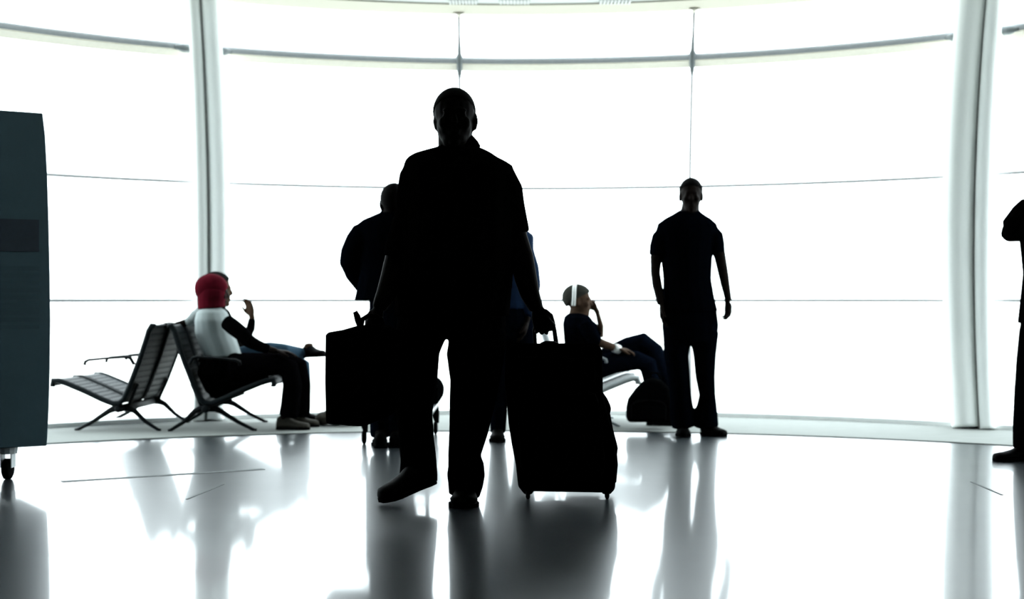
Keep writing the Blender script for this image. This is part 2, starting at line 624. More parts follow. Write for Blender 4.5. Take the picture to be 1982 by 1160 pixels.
# ------------------------------------------------------------------ people
class Figure:
    def __init__(self, label, Y, x, y_ground, cat='person', vox=0.008, hand_vox=0.0045):
        self.Y = Y
        base = P(x, CY + 1, Y)
        base.z = 0.0
        self.root = thing('person', label, cat, base)
        self.body = []
        self.hands = []
        self.vox, self.hv = vox, hand_vox

    def pt(self, x, y, dy=0.0):
        return P(x, y, self.Y + dy)

    def chain(self, rows, kd=0.9, scale=1.0, cap=0.35, n=16, flat=False):
        """rows: (px, py, radius px, depth offset[, depth ratio])"""
        pts, rr, kk = [], [], []
        for r in rows:
            dy = r[3] if len(r) > 3 else 0.0
            k = r[4] if len(r) > 4 else kd
            pts.append(self.pt(r[0], r[1], dy))
            rr.append(r[2] * (self.Y + dy) / F * scale)
            kk.append(k)
        return tube(pts, rr, n, cap, kk, view=(0, 1, 0), flat=flat)

    def add(self, rows, **k):
        self.body.append(self.chain(rows, **k))

    def cloth(self, name, chains, m, vox=None, under=0.84, smooth=3, kd=0.9, label=None, keep=True):
        """chains: list of (rows, kd); body follows inside"""
        geos = []
        for rows, k in chains:
            # upright trunks (listed first, five rows or more) get level rings
            fl = len(rows[0]) == 5 and rows[0][4] != k
            geos.append(self.chain(rows, kd=k, cap=0.0 if fl else 0.12, flat=fl))
            if keep:
                self.body.append(self.chain(rows, kd=k, scale=under, cap=0.0 if fl else 0.1, flat=fl))
        return part(name, fuse(geos, vox or self.vox * 1.15, smooth), m, self.root, smooth=True, label=label)

    def head(self, x, ytop, ychin, face, dy=0.0, tilt=0.0, wide=1.0, ears=True):
        top, chin = self.pt(x, ytop, dy), self.pt(x, ychin, dy)
        h = top.z - chin.z
        c = (top + chin) / 2
        f = Vector((face[0], face[1], 0)).normalized()
        u = Vector((0, 0, 1))
        s = f.cross(u).normalized()
        if tilt:
            R = Matrix.Rotation(tilt, 3, s)
            f, u = R @ f, R @ u
        self.hc, self.hh, self.ax = c, h, (f, s, u)
        q = lambda a, b, d: c + f * (a * h) + s * (b * h * wide) + u * (d * h)
        E = lambda o_, r_, **k: self.body.append(ellipsoid(q(*o_), (f, s, u), (r_[0] * h, r_[1] * h * wide, r_[2] * h), **k))
        E((-.06, 0, .13), (.42, .33, .37))
        E((.06, 0, -.10), (.31, .285, .37))
        E((.12, 0, -.32), (.23, .21, .175))
        E((.33, 0, .09), (.07, .20, .045))
        E((.25, .16, -.10), (.12, .10, .10)); E((.25, -.16, -.10), (.12, .10, .10))
        E((.325, .13, .015), (.05, .055, .04)); E((.325, -.13, .015), (.05, .055, .04))
        E((.335, 0, -.235), (.055, .10, .03)); E((.33, 0, -.285), (.05, .085, .028))
        E((.29, 0, -.41), (.07, .09, .06))
        self.body.append(tube([q(.34, 0, .07), q(.40, 0, -.05), q(.41, 0, -.12)], [.035 * h, .05 * h, .062 * h], 8, 0.4))
        if ears:
            for sg in (-1, 1):
                E((-.03, sg * .345, -.02), (.085, .035, .14))
        return q

    def scalp(self, name, m, grow=1.07, line=0.02, back=-0.28, front=0.24, drop=None, label=None, wide=1.0):
        """hair or cloth cap over the skull; tucks inside the head below the hairline"""
        c, h, (f, s, u) = self.hc, self.hh, self.ax
        V, Fc = ellipsoid(Vector((0, 0, 0)), (Vector((1, 0, 0)), Vector((0, 1, 0)), Vector((0, 0, 1))), (.43 * grow, .34 * grow * wide, .385 * grow), 32, 24)
        out = []
        for v in V:
            # height of the hairline at this bearing: high over the face, low on the nape
            t = v.x / (.43 * grow)
            lim = line + (front - line) * max(0, t) ** 0.8 if t > 0 else line + (back - line) * (-t) ** 0.8
            k = 1.0 if v.z > lim else max(0.72, 1.0 - (lim - v.z) * 5)
            out.append(c + f * ((v.x * k - .06) * h) + s * (v.y * k * h) + u * ((v.z * k + .13) * h))
        return part(name, (out, Fc), m, self.root, smooth=True, label=label)

    def hand(self, wrist, d, palm, size=0.185, curl=0.5, thumb=1, spread=0.0):
        Wp, d, nrm = Vector(wrist), Vector(d).normalized(), Vector(palm)
        nrm = (nrm - d * nrm.dot(d)).normalized()
        a = nrm.cross(d).normalized() * thumb
        k = size / 0.185
        self.hands.append(tube([Wp - d * .03 * k, Wp + d * .005 * k, Wp + d * .035 * k, Wp + d * .07 * k, Wp + d * .093 * k],
                               [.026 * k, .027 * k, .038 * k, .042 * k, .040 * k], 14, 0.15,
                               kd=[.75, .62, .42, .36, .30], view=tuple(nrm)))
        L = [.070, .079, .073, .056]
        for i in range(4):
            p = Wp + d * (.088 - .006 * abs(i - 1.2)) * k + a * ((1.5 - i) * .0205 * k)
            dr = (d + a * ((1.5 - i) * spread)).normalized()
            pts, rr = [p - dr * .015 * k, p], [.0092 * k, .0092 * k]
            ang = curl * 0.7
            for fr, r in ((.45, .0088), (.30, .0080), (.25, .0066)):
                dd = (dr * math.cos(ang) + nrm * math.sin(ang)).normalized()
                p = p + dd * (L[i] * fr * k)
                pts.append(p); rr.append(r * k)
                ang += curl
            self.hands.append(tube(pts, rr, 8, 0.6))
        p = Wp + d * .022 * k + a * .026 * k
        d1 = (d * .75 + a * .62 + nrm * .25).normalized()
        d2 = (d * .9 + a * .15 + nrm * (.25 + .3 * curl)).normalized()
        self.hands.append(tube([p, p + d1 * .034 * k, p + d1 * .034 * k + d2 * .030 * k, p + d1 * .034 * k + d2 * .052 * k],
                               [.0135 * k, .0115 * k, .0098 * k, .0076 * k], 8, 0.6))

    def finish(self, skin):
        g = fuse(self.body, self.vox, 2)
        if self.hands:
            g = merge(g, fuse(self.hands, self.hv, 1))
        return part('body', g, skin, self.root, smooth=True)

    def shoe(self, heel, toe, m, width=0.105, height=0.10, sole=0.018, roll=Vector((0, 0, 1))):
        heel, toe = Vector(heel), Vector(toe)
        d = toe - heel
        L = d.length
        d.normalize()
        sd = d.cross(roll).normalized()
        up = sd.cross(d).normalized()

        def outline(grow):
            prof = [(0.0, .55), (.04, .72), (.15, .80), (.35, .76), (.55, .86), (.72, 1.0), (.86, .90), (.95, .62), (1.0, .30)]
            L_, R_ = [], []
            for t, w in prof:
                L_.append(heel + d * (t * L) + sd * (w * width / 2 * grow))
                R_.append(heel + d * (t * L) - sd * (w * width / 2 * grow))
            return L_ + R_[::-1]
        rings = [(0.0, .50, .62), (.03, .68, .86), (.12, .78, .98), (.25, .74, 1.0), (.38, .74, .86), (.52, .84, .66), (.70, .96, .54), (.84, .90, .50), (.94, .70, .46), (.985, .42, .36), (1.0, .20, .22)]
        V, Fc = [], []
        n = 14
        for t, w, hh in rings:
            for j in range(n):
                a = 2 * math.pi * j / n
                cx, sy = math.cos(a), math.sin(a)
                y = sole * 0.5 + (height * hh - sole * 0.5) * (0.5 + 0.5 * (abs(sy) ** .7) * (1 if sy > 0 else -1))
                x = (abs(cx) ** .7) * (1 if cx > 0 else -1) * w * width / 2 * (1.0 if sy <= 0 else 1.0 - 0.30 * sy)
                V.append(heel + d * (t * L) + sd * x + up * y)
        m_ = len(rings)
        for i in range(m_ - 1):
            for j in range(n):
                a, b = i * n + j, i * n + (j + 1) % n
                Fc.append((a, a + n, b + n, b))
        Fc.append(tuple(range(n)))
        Fc.append(tuple((m_ - 1) * n + j for j in range(n))[::-1])
        s = part('shoe', (V, Fc), m, self.root, smooth=True)
        ol = outline(1.06)
        part('sole', slab([p + up * sole for p in ol], ol), black_rubber, s)
        # body reaches into the shoe so that the foot is there
        self.body.append(tube([heel + d * (.22 * L) + up * (height * .95), heel + d * (.24 * L) + up * (height * .5),
                               heel + d * (.5 * L) + up * (height * .38), heel + d * (.78 * L) + up * (height * .26)],
                              [.036, .034, .030, .022], 10, 0.3))
        return s

    def buttons(self, pts, m, r=0.006):
        for p in pts:
            part('button', ellipsoid(p, (Vector((1, 0, 0)), Vector((0, 1, 0)), Vector((0, 0, 1))), (r, r * .5, r), 8, 6), m, self.root)


# ---- the bald man with the bags, walking towards the camera
A = Figure('big man in black short-sleeved shirt striding with a briefcase and a wheeled suitcase', 6.36, 885, 985, vox=0.007, hand_vox=0.004)
A.head(879.5, 171, 292, (0.05, -1, 0), dy=-0.02, tilt=0.05, wide=1.0, ears=False)
c0, hh0, (f0, s0, u0) = A.hc, A.hh, A.ax
for sg in (-1, 1):
    ex = 845 if sg < 0 else 918.5
    A.body.append(tube([A.pt(ex, 222, 0.0), A.pt(ex + sg * 2.2, 236, 0.0), A.pt(ex, 250, 0.0)],
                       [0.011, 0.012, 0.009], 8, 0.5, kd=2.0, view=(0, 1, 0)))
A.add([(880, 240, 34, 0.0), (881, 262, 33.5, 0.01), (882, 282, 34, 0.02), (884, 300, 38, 0.03), (884, 330, 40, 0.03)], kd=0.95, flat=True)
A.cloth('shirt', [
    ([(887, 282, 35, .02, .95), (886, 286, 44, .02, .85), (882, 291, 60, .02, .72), (877, 297, 76, .02, .66), (876, 304, 87, .02, .62), (881, 312, 98, .02, .60), (887, 321, 106, .02, .60), (888, 345, 108, .02, .60), (890, 370, 104, .01, .62),
      (889, 430, 106, .0, .66), (884, 500, 112, .0, .70), (878, 560, 113, .0, .72), (875, 612, 111, .0, .70)], .65),
    ([(818, 318, 30, .02), (804, 345, 32, .02), (799, 380, 32, .02), (798, 415, 33, .02), (789, 445, 34, .02), (781, 475, 35, .01), (776, 500, 34, .01)], .95),
    ([(950, 332, 22, .02), (969, 345, 31, .02), (979, 368, 33, .02), (983, 400, 33, .02), (988, 432, 34, .02), (991, 452, 35, .02)], .95),
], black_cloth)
# shirt collar wings, placket and belt
part('collar', fuse([A.chain([(879, 268, 31, .02), (882.5, 276, 35, .02), (887, 286, 40, .02), (888, 292, 44, .02)], kd=.95, cap=.0, n=24),
                     tube([A.pt(855, 284, -.02), A.pt(866, 296, -.07), A.pt(878, 306, -.10)], [.012, .015, .008], 8, .3),
                     tube([A.pt(916, 280, -.02), A.pt(902, 295, -.07), A.pt(888, 306, -.10)], [.012, .015, .008], 8, .3)], .005, 1), black_cloth, A.root, smooth=True)
A.cloth('trousers', [
    ([(876, 585, 101, .0, .66), (874, 625, 106, .0, .68), (873, 655, 104, .01, .68)], .68),
    ([(816, 640, 50, .0), (808, 680, 43, .0), (806, 740, 40.5, .01), (802, 800, 35, .03), (806, 850, 34.5, .05), (810, 890, 35, .08), (810, 918, 37, .09), (811, 934, 36, .09)], .95),
    ([(927, 640, 55, .0), (920, 690, 56, -.02), (919, 740, 48, -.03), (914, 780, 44.5, -.03), (907, 835, 38, .0), (899, 880, 32, .02), (902, 900, 35, .03),
      (902, 920, 37, .04), (901, 940, 34, .04), (898, 960, 30, .04)], .95),
], black_trouser)
# forearms
A.add([(778, 470, 26, .01), (770, 500, 25, .0), (759, 540, 23.5, -.04), (748, 568, 20, -.07), (738, 587, 16, -.10), (734, 596, 14, -.11)], kd=.9)
A.add([(990, 430, 26, .02), (996, 460, 25, .01), (1010, 500, 23.5, .0), (1018, 540, 22, -.02), (1026, 570, 19, -.03), (1034, 588, 16, -.03), (1038, 597, 14.5, -.03)], kd=.9)
A.hand(A.pt(733, 597, -.11), (-.30, -.22, -.9), (.5, .8, 0), .19, curl=1.2, thumb=1)
A.hand(A.pt(1040, 597, -.03), (.30, -.1, -.9), (-.2, .9, 0), .195, curl=1.2, thumb=-1)
hl = P(838, 934, 6.46)
A.shoe((hl.x, hl.y, hl.z), P(737, 971, 6.30) - Vector((0, 0, .006)), black_leather, width=.125, height=.135)
A.shoe((P(902, 950, 6.47).x, 6.47, 0), (P(896, 950, 6.20).x, 6.195, 0), black_leather, width=.128, height=.11)
A.scalp('hair', black_hair, grow=1.015, line=-.02, back=-.25, front=.20)
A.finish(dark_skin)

# ---- briefcase, papers
bz = [(629, 650), (632, 644), (662, 639), (690, 631), (716, 628), (742, 631), (762, 640), (766, 660), (766, 792), (748, 807), (722, 818), (707, 825), (692, 826), (630, 821), (628, 740)]
Yb = 6.13
lo = P(697, 826, Yb)
bc = thing('briefcase', 'large soft black briefcase hanging from the big man\'s hand', 'briefcase', lo)
fr = [P(x, y, Yb + 0.05 * (700 - x) / 70) for x, y in bz]
part('body', slab(fr, [p + Vector((.015, .13, .0)) for p in fr]), nylon, bc, bevel=.012, seg=3)
pk = [(640, 690), (752, 692), (752, 788), (705, 812), (640, 808)]
fp = [P(x, y, Yb + 0.05 * (700 - x) / 70 - .022) for x, y in pk]
part('front_pocket', slab(fp, [p + Vector((0, .02, 0)) for p in fp]), nylon, bc, bevel=.008)
part('flap', slab([P(x, y, Yb + 0.05 * (700 - x) / 70 - .012) for x, y in ((633, 648), (690, 636), (716, 632), (745, 636), (760, 645), (758, 684), (636, 684))],
                  [P(x, y, Yb + 0.05 * (700 - x) / 70 - .002) for x, y in ((633, 648), (690, 636), (716, 632), (745, 636), (760, 645), (758, 684), (636, 684))]), nylon, bc, bevel=.004)
part('handle', tube([P(698, 634, Yb + .06), P(702, 618, Yb + .07), P(712, 612, Yb + .08), P(726, 612, Yb + .08), P(738, 618, Yb + .07), P(742, 634, Yb + .06)], .011, 10, .3), black_leather, bc, smooth=True)
for x in (698, 742):
    part('ring', tube([P(x - 4, 632, Yb + .06), P(x, 636, Yb + .045), P(x + 4, 632, Yb + .06)], .005, 6, .3), steel, bc, smooth=True)

part('handle', tube([P(704, 640, Yb + .02), P(696, 632, Yb + .02), P(691, 620, Yb + .01), P(686, 605, Yb), P(689, 603, Yb), P(694, 612, Yb + .0), P(700, 634, Yb + .02)], [.010, .011, .010, .006, .006, .008, .010], 8, .3), black_leather, bc, smooth=True)

# ---- wheeled suitcase
def YS(y):
    return 6.47 - (955 - y) / 291.0 * 0.20


sc0 = P(1098, 968, 6.47); sc0.z = 0
su = thing('wheeled_suitcase', 'tall black soft suitcase on small wheels trailing behind the big man', 'suitcase', sc0)
so = [(990, 668), (1000, 664.5), (1060, 665), (1150, 664), (1161, 668), (1166, 682), (1167, 765), (1176, 800), (1187, 845), (1192, 880), (1193, 920), (1190, 950), (1183, 955), (1012, 952), (1003, 945),
      (998, 900), (990, 860), (984, 820), (977, 740), (978, 680)]
fr = [P(x, y, YS(y)) for x, y in so]
part('body', slab(fr, [p + Vector((.012, .24, -.012 if so[i][1] < 700 else .0)) for i, p in enumerate(fr)]), nylon, su, bevel=.014, seg=3)
po = [(1000, 760), (1150, 760), (1158, 775), (1172, 900), (1165, 925), (1020, 922), (1008, 905)]
fp = [P(x, y, YS(y) - .045) for x, y in po]
k = part('front_pocket', slab(fp, [p + Vector((0, .05, 0)) for p in fp]), nylon, su, bevel=.012)
part('zip', tube([P(x, y, YS(y) - .047) for x, y in ((1003, 764), (1075, 763), (1152, 764), (1160, 790), (1170, 895))], .004, 6, .2), black_rubber, k)
po2 = [(1002, 690), (1150, 690), (1154, 750), (1000, 750)]
fp = [P(x, y, YS(y) - .028) for x, y in po2]
k = part('front_pocket', slab(fp, [p + Vector((0, .03, 0)) for p in fp]), nylon, su, bevel=.01)
part('zip', tube([P(x, y, YS(y) - .030) for x, y in ((1004, 694), (1075, 693), (1149, 694))], .004, 6, .2), black_rubber, k)
sp = [(1160, 762), (1168, 766), (1177, 779), (1183, 792), (1181, 801), (1188, 838), (1196, 868), (1194.5, 880), (1196, 900), (1193, 935), (1175, 935)]
fr = [P(x, y, YS(y) + .05) for x, y in sp]
part('side_pocket', slab(fr, [p + Vector((.004, .12, .01)) for p in fr]), nylon, su, bevel=.004)
for x in (1022, 1175):
    yb = 965 if x < 1100 else 968
    h1, h0 = P(x, 948, 6.50), P(x, yb, 6.47)
    h0.z = 0.0
    part('wheel_housing', tube([h1 + Vector((0, .02, .02)), h1 + Vector((0, .02, -.005)), h1 + Vector((0, .02, -.022))], [.034, .032, .018], 12, .1, view=(0, 1, 0)), black_rubber, su, smooth=True)
    w = Vector((h1.x, 6.50, .026))
    part('wheel', tube([w - Vector((.010, 0, 0)), w - Vector((.006, 0, 0)), w + Vector((.006, 0, 0)), w + Vector((.010, 0, 0))], [.018, .026, .026, .018], 20, 0.0), black_rubber, su, smooth=True)
part('pull_handle', tube([P(1036, 668, YS(664) + .12), P(1034, 640, YS(640) + .10), P(1037, 630, YS(630) + .09), P(1048, 625, YS(625) + .08), P(1062, 622, YS(622) + .08), P(1070, 629, YS(630) + .09), P(1073, 640, YS(640) + .10), P(1077, 668, YS(664) + .12)],
                          [.008, .008, .010, .014, .014, .012, .010, .011], 10, .3), black_leather, su, smooth=True)
part('grab_handle', tube([P(1047, 666, YS(664) + .02), P(1056, 664, YS(664) + .01), P(1070, 664, YS(664) + .01), P(1080, 666, YS(664) + .02)], [.006, .009, .009, .006], 8, .3), black_leather, su, smooth=True)

# ---- the man at the left pushing the luggage cart
B = Figure('man in dark long-sleeved jacket with elbow out, left of the big man', 8.80, 762, 862, vox=0.009)
B.head(764, 357, 432, (0.15, 1, 0), wide=1.05)
B.add([(764, 405, 21, .0), (765, 430, 24, .0), (766, 445, 26, .0)])
B.cloth('jacket', [
    ([(764, 412, 30, .0, .8), (764, 418, 44, .0, .65), (763, 425, 60, .0, .58), (762, 436, 73, .0, .55), (764, 470, 70, .0, .6), (764, 520, 66, .0, .65), (764, 560, 74, .0, .65), (762, 582, 77, .0, .65)], .6),
    ([(706, 447, 24, .0), (694, 468, 26, .0), (684, 492, 26, .02), (680, 506, 24, .05), (690, 528, 23, .12), (706, 552, 20, .20), (716, 566, 17, .25)], .95),
    ([(822, 447, 24, .0), (832, 480, 25, .0), (838, 510, 23, .05), (828, 545, 20, .18)], .95),
    ([(741, 412, 8, .0), (764, 418, 9, .09), (787, 412, 8, .0)], 1.0),
], navy_cloth)
B.hand(B.pt(720, 572, .27), (.5, .7, -.5), (0, 0, -1), .18, curl=.6)
B.hand(B.pt(824, 556, .22), (-.4, .7, -.5), (0, 0, -1), .18, curl=.6, thumb=-1)
B.cloth('trousers', [
    ([(770, 570, 56, .0, .66), (770, 610, 56, .0, .65), (770, 640, 56, .0, .65)], .65),
    ([(746, 630, 32, .0), (744, 690, 30, .0), (733, 750, 25, .0), (735, 810, 20, .02), (736, 838, 20, .02), (736, 846, 19, .02)], .95),
    ([(796, 630, 36, .0), (790, 690, 32, -.02), (778, 750, 25, -.03), (768, 800, 20, .0), (763, 838, 19, .02)], .95),
], navy_jean)
B.shoe((P(736, 860, 8.66).x, 8.70, 0), (P(733, 850, 8.92).x, 8.97, 0), black_leather)
B.shoe((P(763, 860, 8.66).x, 8.72, 0), (P(768, 850, 8.92).x, 8.99, 0), black_leather)
B.scalp('hair', black_hair, grow=1.05, line=-.05, back=-.30, front=.22)
B.finish(dark_skin)

# luggage cart and the holdall on it
ct = thing('luggage_cart', 'low dark luggage cart on casters beyond the man in the dark jacket', 'cart', (P(772, 850, 9.3).x, 9.3, 0))
xl, xr = P(705, 0, 8.97).x, P(843, 0, 9.62).x
for i, (x, y) in enumerate(((xl, 8.97), (xr, 9.62), (xl + .06, 9.62), (xr - .02, 9.08))):
    q = part('caster', tube([(x, y, .19), (x, y, .13), (x + .01, y, .075)], [.024, .026, .014], 10, .1), black_rubber, ct, smooth=True)
    part('wheel', tube([(x - .014, y, .045), (x - .008, y, .045), (x + .008, y, .045), (x + .014, y, .045)], [.032, .045, .045, .032], 18, 0), black_rubber, q, smooth=True)
part('deck', box(((xl + xr) / 2, 9.32, .20), xr - xl + .04, .78, .03), steel, ct, bevel=.008)
part('handle_frame', tube([(xl + .02, 8.99, .2), (xl + .02, 9.01, .8), (xl + .08, 9.0, .87), (xr - .08, 9.0, .87), (xr - .02, 9.01, .8), (xr - .02, 9.06, .2)], .014, 8, .2), seat_black, ct, smooth=True)
for z in (.4, .6):
    part('cross_bar', tube([(xl + .02, 9.0, z), (xr - .02, 9.03, z)], .009, 8, .2), seat_black, ct, smooth=True)
hb = thing('holdall', 'small dark holdall lying on the luggage cart', 'bag', (P(815, 790, 9.5).x, 9.5, .215))
part('body', fuse([ellipsoid((P(x, 0, 9.5).x, 9.5, .31), (Vector((1, 0, 0)), Vector((0, 1, 0)), Vector((0, 0, 1))), (.085, .15, .094)) for x in (780, 800, 822, 836)] +
                  [box((P(812, 0, 9.5).x, 9.5, .28), .27, .26, .12)], .012, 4), nylon, hb, smooth=True)
part('strap', tube([(P(800, 0, 9.5).x, 9.40, .39), (P(805, 0, 9.5).x, 9.42, .43), (P(822, 0, 9.5).x, 9.42, .43), (P(830, 0, 9.5).x, 9.40, .39)], .009, 8, .2), nylon, hb, smooth=True)

# ---- the person hidden behind the big man
G = Figure('person in blue shirt and dark trousers almost hidden behind the big man', 9.25, 984, 852, vox=0.010, hand_vox=.006)
G.head(974, 372, 442, (0, -1, 0))
G.add([(974, 420, 18, .0), (974, 445, 22, .0)])
G.cloth('shirt', [
    ([(974, 432, 26, .0, .8), (974, 442, 42, .0, .6), (976, 456, 58, .0, .55), (978, 500, 56, .0, .6), (980, 560, 52, .0, .65), (980, 600, 54, .0, .65)], .6),
    ([(1000, 462, 18, .0), (1015, 490, 20, .0), (1024, 520, 20, .0), (1028, 552, 19, -.02), (1026, 590, 15, -.05), (1022, 612, 12, -.06)], .95),
    ([(938, 462, 18, .0), (930, 500, 20, .0), (928, 550, 18, .0), (932, 600, 14, -.04)], .95),
], blue_shirt)
G.hand(G.pt(1020, 622, -.07), (-.2, -.1, -.95), (-1, 0, 0), .18, curl=.4)
G.hand(G.pt(933, 608, -.05), (.1, -.1, -.95), (1, 0, 0), .18, curl=.4, thumb=-1)
G.cloth('trousers', [
    ([(980, 595, 53, .0, .65), (982, 640, 55, .0, .65), (982, 655, 53, .0, .65)], .65),
    ([(960, 640, 32, .0), (962, 700, 28, .0), (964, 750, 23, .0), (964, 800, 18, .0), (964, 838, 15, .0)], .95),
    ([(1008, 640, 32, .0), (1012, 700, 28, .0), (1012, 750, 23, .0), (1012, 800, 19, .0), (1012, 836, 17, .0)], .95),
], navy_jean)
G.shoe((P(964, 840, 9.28).x, 9.32, 0), (P(962, 850, 9.10).x, 9.06, 0), black_leather)
G.shoe((P(1012, 840, 9.28).x, 9.32, 0), (P(1014, 850, 9.10).x, 9.07, 0), black_leather)
G.scalp('hair', black_hair, grow=1.05)
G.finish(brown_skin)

# ---- the man standing at the right, facing us
D = Figure('man in dark short-sleeved polo shirt standing and facing us before the windows', 9.52, 1337, 846, vox=0.008, hand_vox=.0045)
D.head(1337.5, 346, 414, (-0.10, -1, 0), dy=-.02, wide=0.92)
D.add([(1337, 395, 17, .0), (1335, 415, 18, .0), (1334, 432, 22, .0)])
D.cloth('shirt', [
    ([(1333, 409, 21, .0, .85), (1332, 416, 32, .0, .70), (1331, 424, 46, .0, .60), (1330, 434, 58, .0, .56), (1330, 448, 61, .0, .56), (1330, 465, 56, .0, .58), (1329, 500, 50, .0, .62), (1330, 540, 47, .0, .65), (1333, 575, 50, .0, .65), (1335, 604, 55, .0, .64)], .6),
    ([(1290, 446, 14, .0), (1280, 460, 18.5, .0), (1276, 478, 19, .0), (1275, 494, 18.5, .0)], .95),
    ([(1374, 444, 14, .0), (1382, 458, 18.5, .0), (1385, 474, 18, .0), (1386, 489, 17.5, .0)], .95),
    ([(1314, 411, 5, .01), (1324, 420, 6, -.06), (1334, 424, 6, -.085), (1344, 420, 6, -.06), (1351, 409, 5, .01)], 1.0),
], navy_cloth)
D.add([(1274, 470, 14, .0), (1270, 500, 11.5, .0), (1268.5, 528, 9.5, -.01), (1272, 552, 10, -.03), (1277, 574, 9, -.04), (1279, 588, 8, -.05)], kd=.95)
D.add([(1387, 470, 14, .0), (1394, 500, 11.5, .0), (1399, 525, 10.5, -.01), (1404, 552, 9, -.03), (1408, 572, 7.5, -.05), (1410, 582, 7, -.05)], kd=.95)
D.hand(D.pt(1281, 589, -.05), (-.02, -.15, -1), (1, -.2, 0), .185, curl=.35, thumb=-1)
D.hand(D.pt(1408, 584, -.05), (.05, -.15, -1), (-.9, -.5, 0), .165, curl=.55, thumb=1)
D.cloth('trousers', [
    ([(1335, 598, 52, .0, .62), (1336, 630, 55, .0, .63), (1336, 660, 52, .0, .62)], .62),
    ([(1311, 645, 28, .0), (1309, 690, 24, -.01), (1314, 730, 21.5, -.02), (1317, 765, 21, .0), (1320, 800, 24, .03), (1323, 826, 23, .04)], .95),
    ([(1363, 645, 28, .0), (1364, 690, 22, -.01), (1365, 730, 19, -.02), (1369, 765, 16, .0), (1367, 800, 22, .03), (1368, 826, 23, .04)], .95),
], navy_cloth)
D.shoe((P(1323, 840, 9.62).x, 9.66, 0), (P(1322, 845, 9.42).x, 9.40, 0), black_leather, width=.10)
D.shoe((P(1362, 840, 9.60).x, 9.62, 0), (P(1402, 845, 9.45).x, 9.43, 0), black_leather, width=.10)
D.scalp('hair', black_hair, grow=1.06, line=.02, back=-.30, front=.20, wide=.95)
D.finish(brown_skin)

# ---- the man at the right edge with a raised arm
E = Figure('man in black suit with raised arm, cut off by the right edge', 8.05, 2012, 893, vox=0.010, hand_vox=.005)
E.head(2016, 300, 384, (-0.6, -.6, 0))
E.add([(2016, 365, 23, .0), (2018, 395, 26, .0), (2018, 410, 28, .0)])
E.cloth('jacket', [
    ([(2020, 388, 32, .0, .8), (2022, 400, 58, .0, .6), (2026, 420, 66, .0, .58), (2032, 470, 58, .0, .62), (2034, 530, 54, .0, .65), (2034, 580, 59, .0, .65), (2034, 626, 64, .0, .65)], .6),
    ([(1995, 430, 24, -.02), (1968, 443, 27, -.06), (1955, 449, 21, -.09), (1958, 438, 20, -.11), (1976, 412, 19, -.12), (1990, 392, 14, -.12)], .95),
    ([(2080, 430, 25, .0), (2090, 490, 25, .0), (2092, 550, 22, -.03), (2090, 610, 18, -.06)], .95),
], black_cloth)
E.hand(E.pt(1996, 380, -.12), (.25, .1, 1), (.8, .3, 0), .19, curl=.5)
E.hand(E.pt(2089, 620, -.07), (0, -.1, -1), (-1, 0, 0), .19, curl=.5)
E.cloth('trousers', [
    ([(2030, 600, 54, .0, .65), (2030, 650, 55, .0, .65)], .65),
    ([(2004, 640, 30, .0), (1996, 700, 28, .0), (1989, 760, 25, .0), (1984, 820, 23, .0), (1983, 868, 22, .0)], .95),
    ([(2058, 640, 30, .0), (2056, 700, 28, .0), (2052, 760, 25, .0), (2048, 820, 23, .0), (2046, 866, 22, .0)], .95),
], black_trouser)
E.shoe((P(2000, 880, 8.10).x, 8.08, 0), (P(1924, 885, 8.0).x, 8.0, 0), black_leather)
E.shoe((P(2060, 880, 8.16).x, 8.12, 0), (P(2000, 885, 8.0).x, 7.96, 0), black_leather)
E.scalp('hair', black_hair, grow=1.05)
ph = E.pt(2000, 352, -.13)
E.finish(brown_skin)
o = part('phone', box(ph, .012, .065, .13, rz=.3), black_rubber, None, bevel=.003)
tag(o, 'dark phone at the ear of the man in black suit at the right edge', 'phone')

# ------------------------------------------------------------------ bench seating
PROF = [(a_ if a_ < 0 else a_ * .95, b_) for a_, b_ in ((.478, .318), (.488, .338), (.478, .356), (.455, .360), (.40, .346), (.25, .288), (.10, .222), (.02, .196), (-.035, .212), (-.08, .31), (-.15, .49), (-.200, .64), (-.222, .715), (-.242, .738), (-.258, .728))]


def resample(pts, step):
    P_ = [Vector((a, b, 0)) for a, b in pts]
    d = [0]
    for a, b in zip(P_, P_[1:]):
        d.append(d[-1] + (b - a).length)
    n = max(2, round(d[-1] / step))
    out = []
    for i in range(n + 1):
        t = d[-1] * i / n
        k = 0
        while k < len(d) - 2 and d[k + 1] < t:
            k += 1
        u = (t - d[k]) / (d[k + 1] - d[k])
        out.append(P_[k].lerp(P_[k + 1], u))
    return out


PR = resample(PROF, 0.0225)


def pos_prof(t):
    i = min(int(t), len(PR) - 2)
    return PR[i].lerp(PR[i + 1], t - i)


SW = 0.40     # seat width


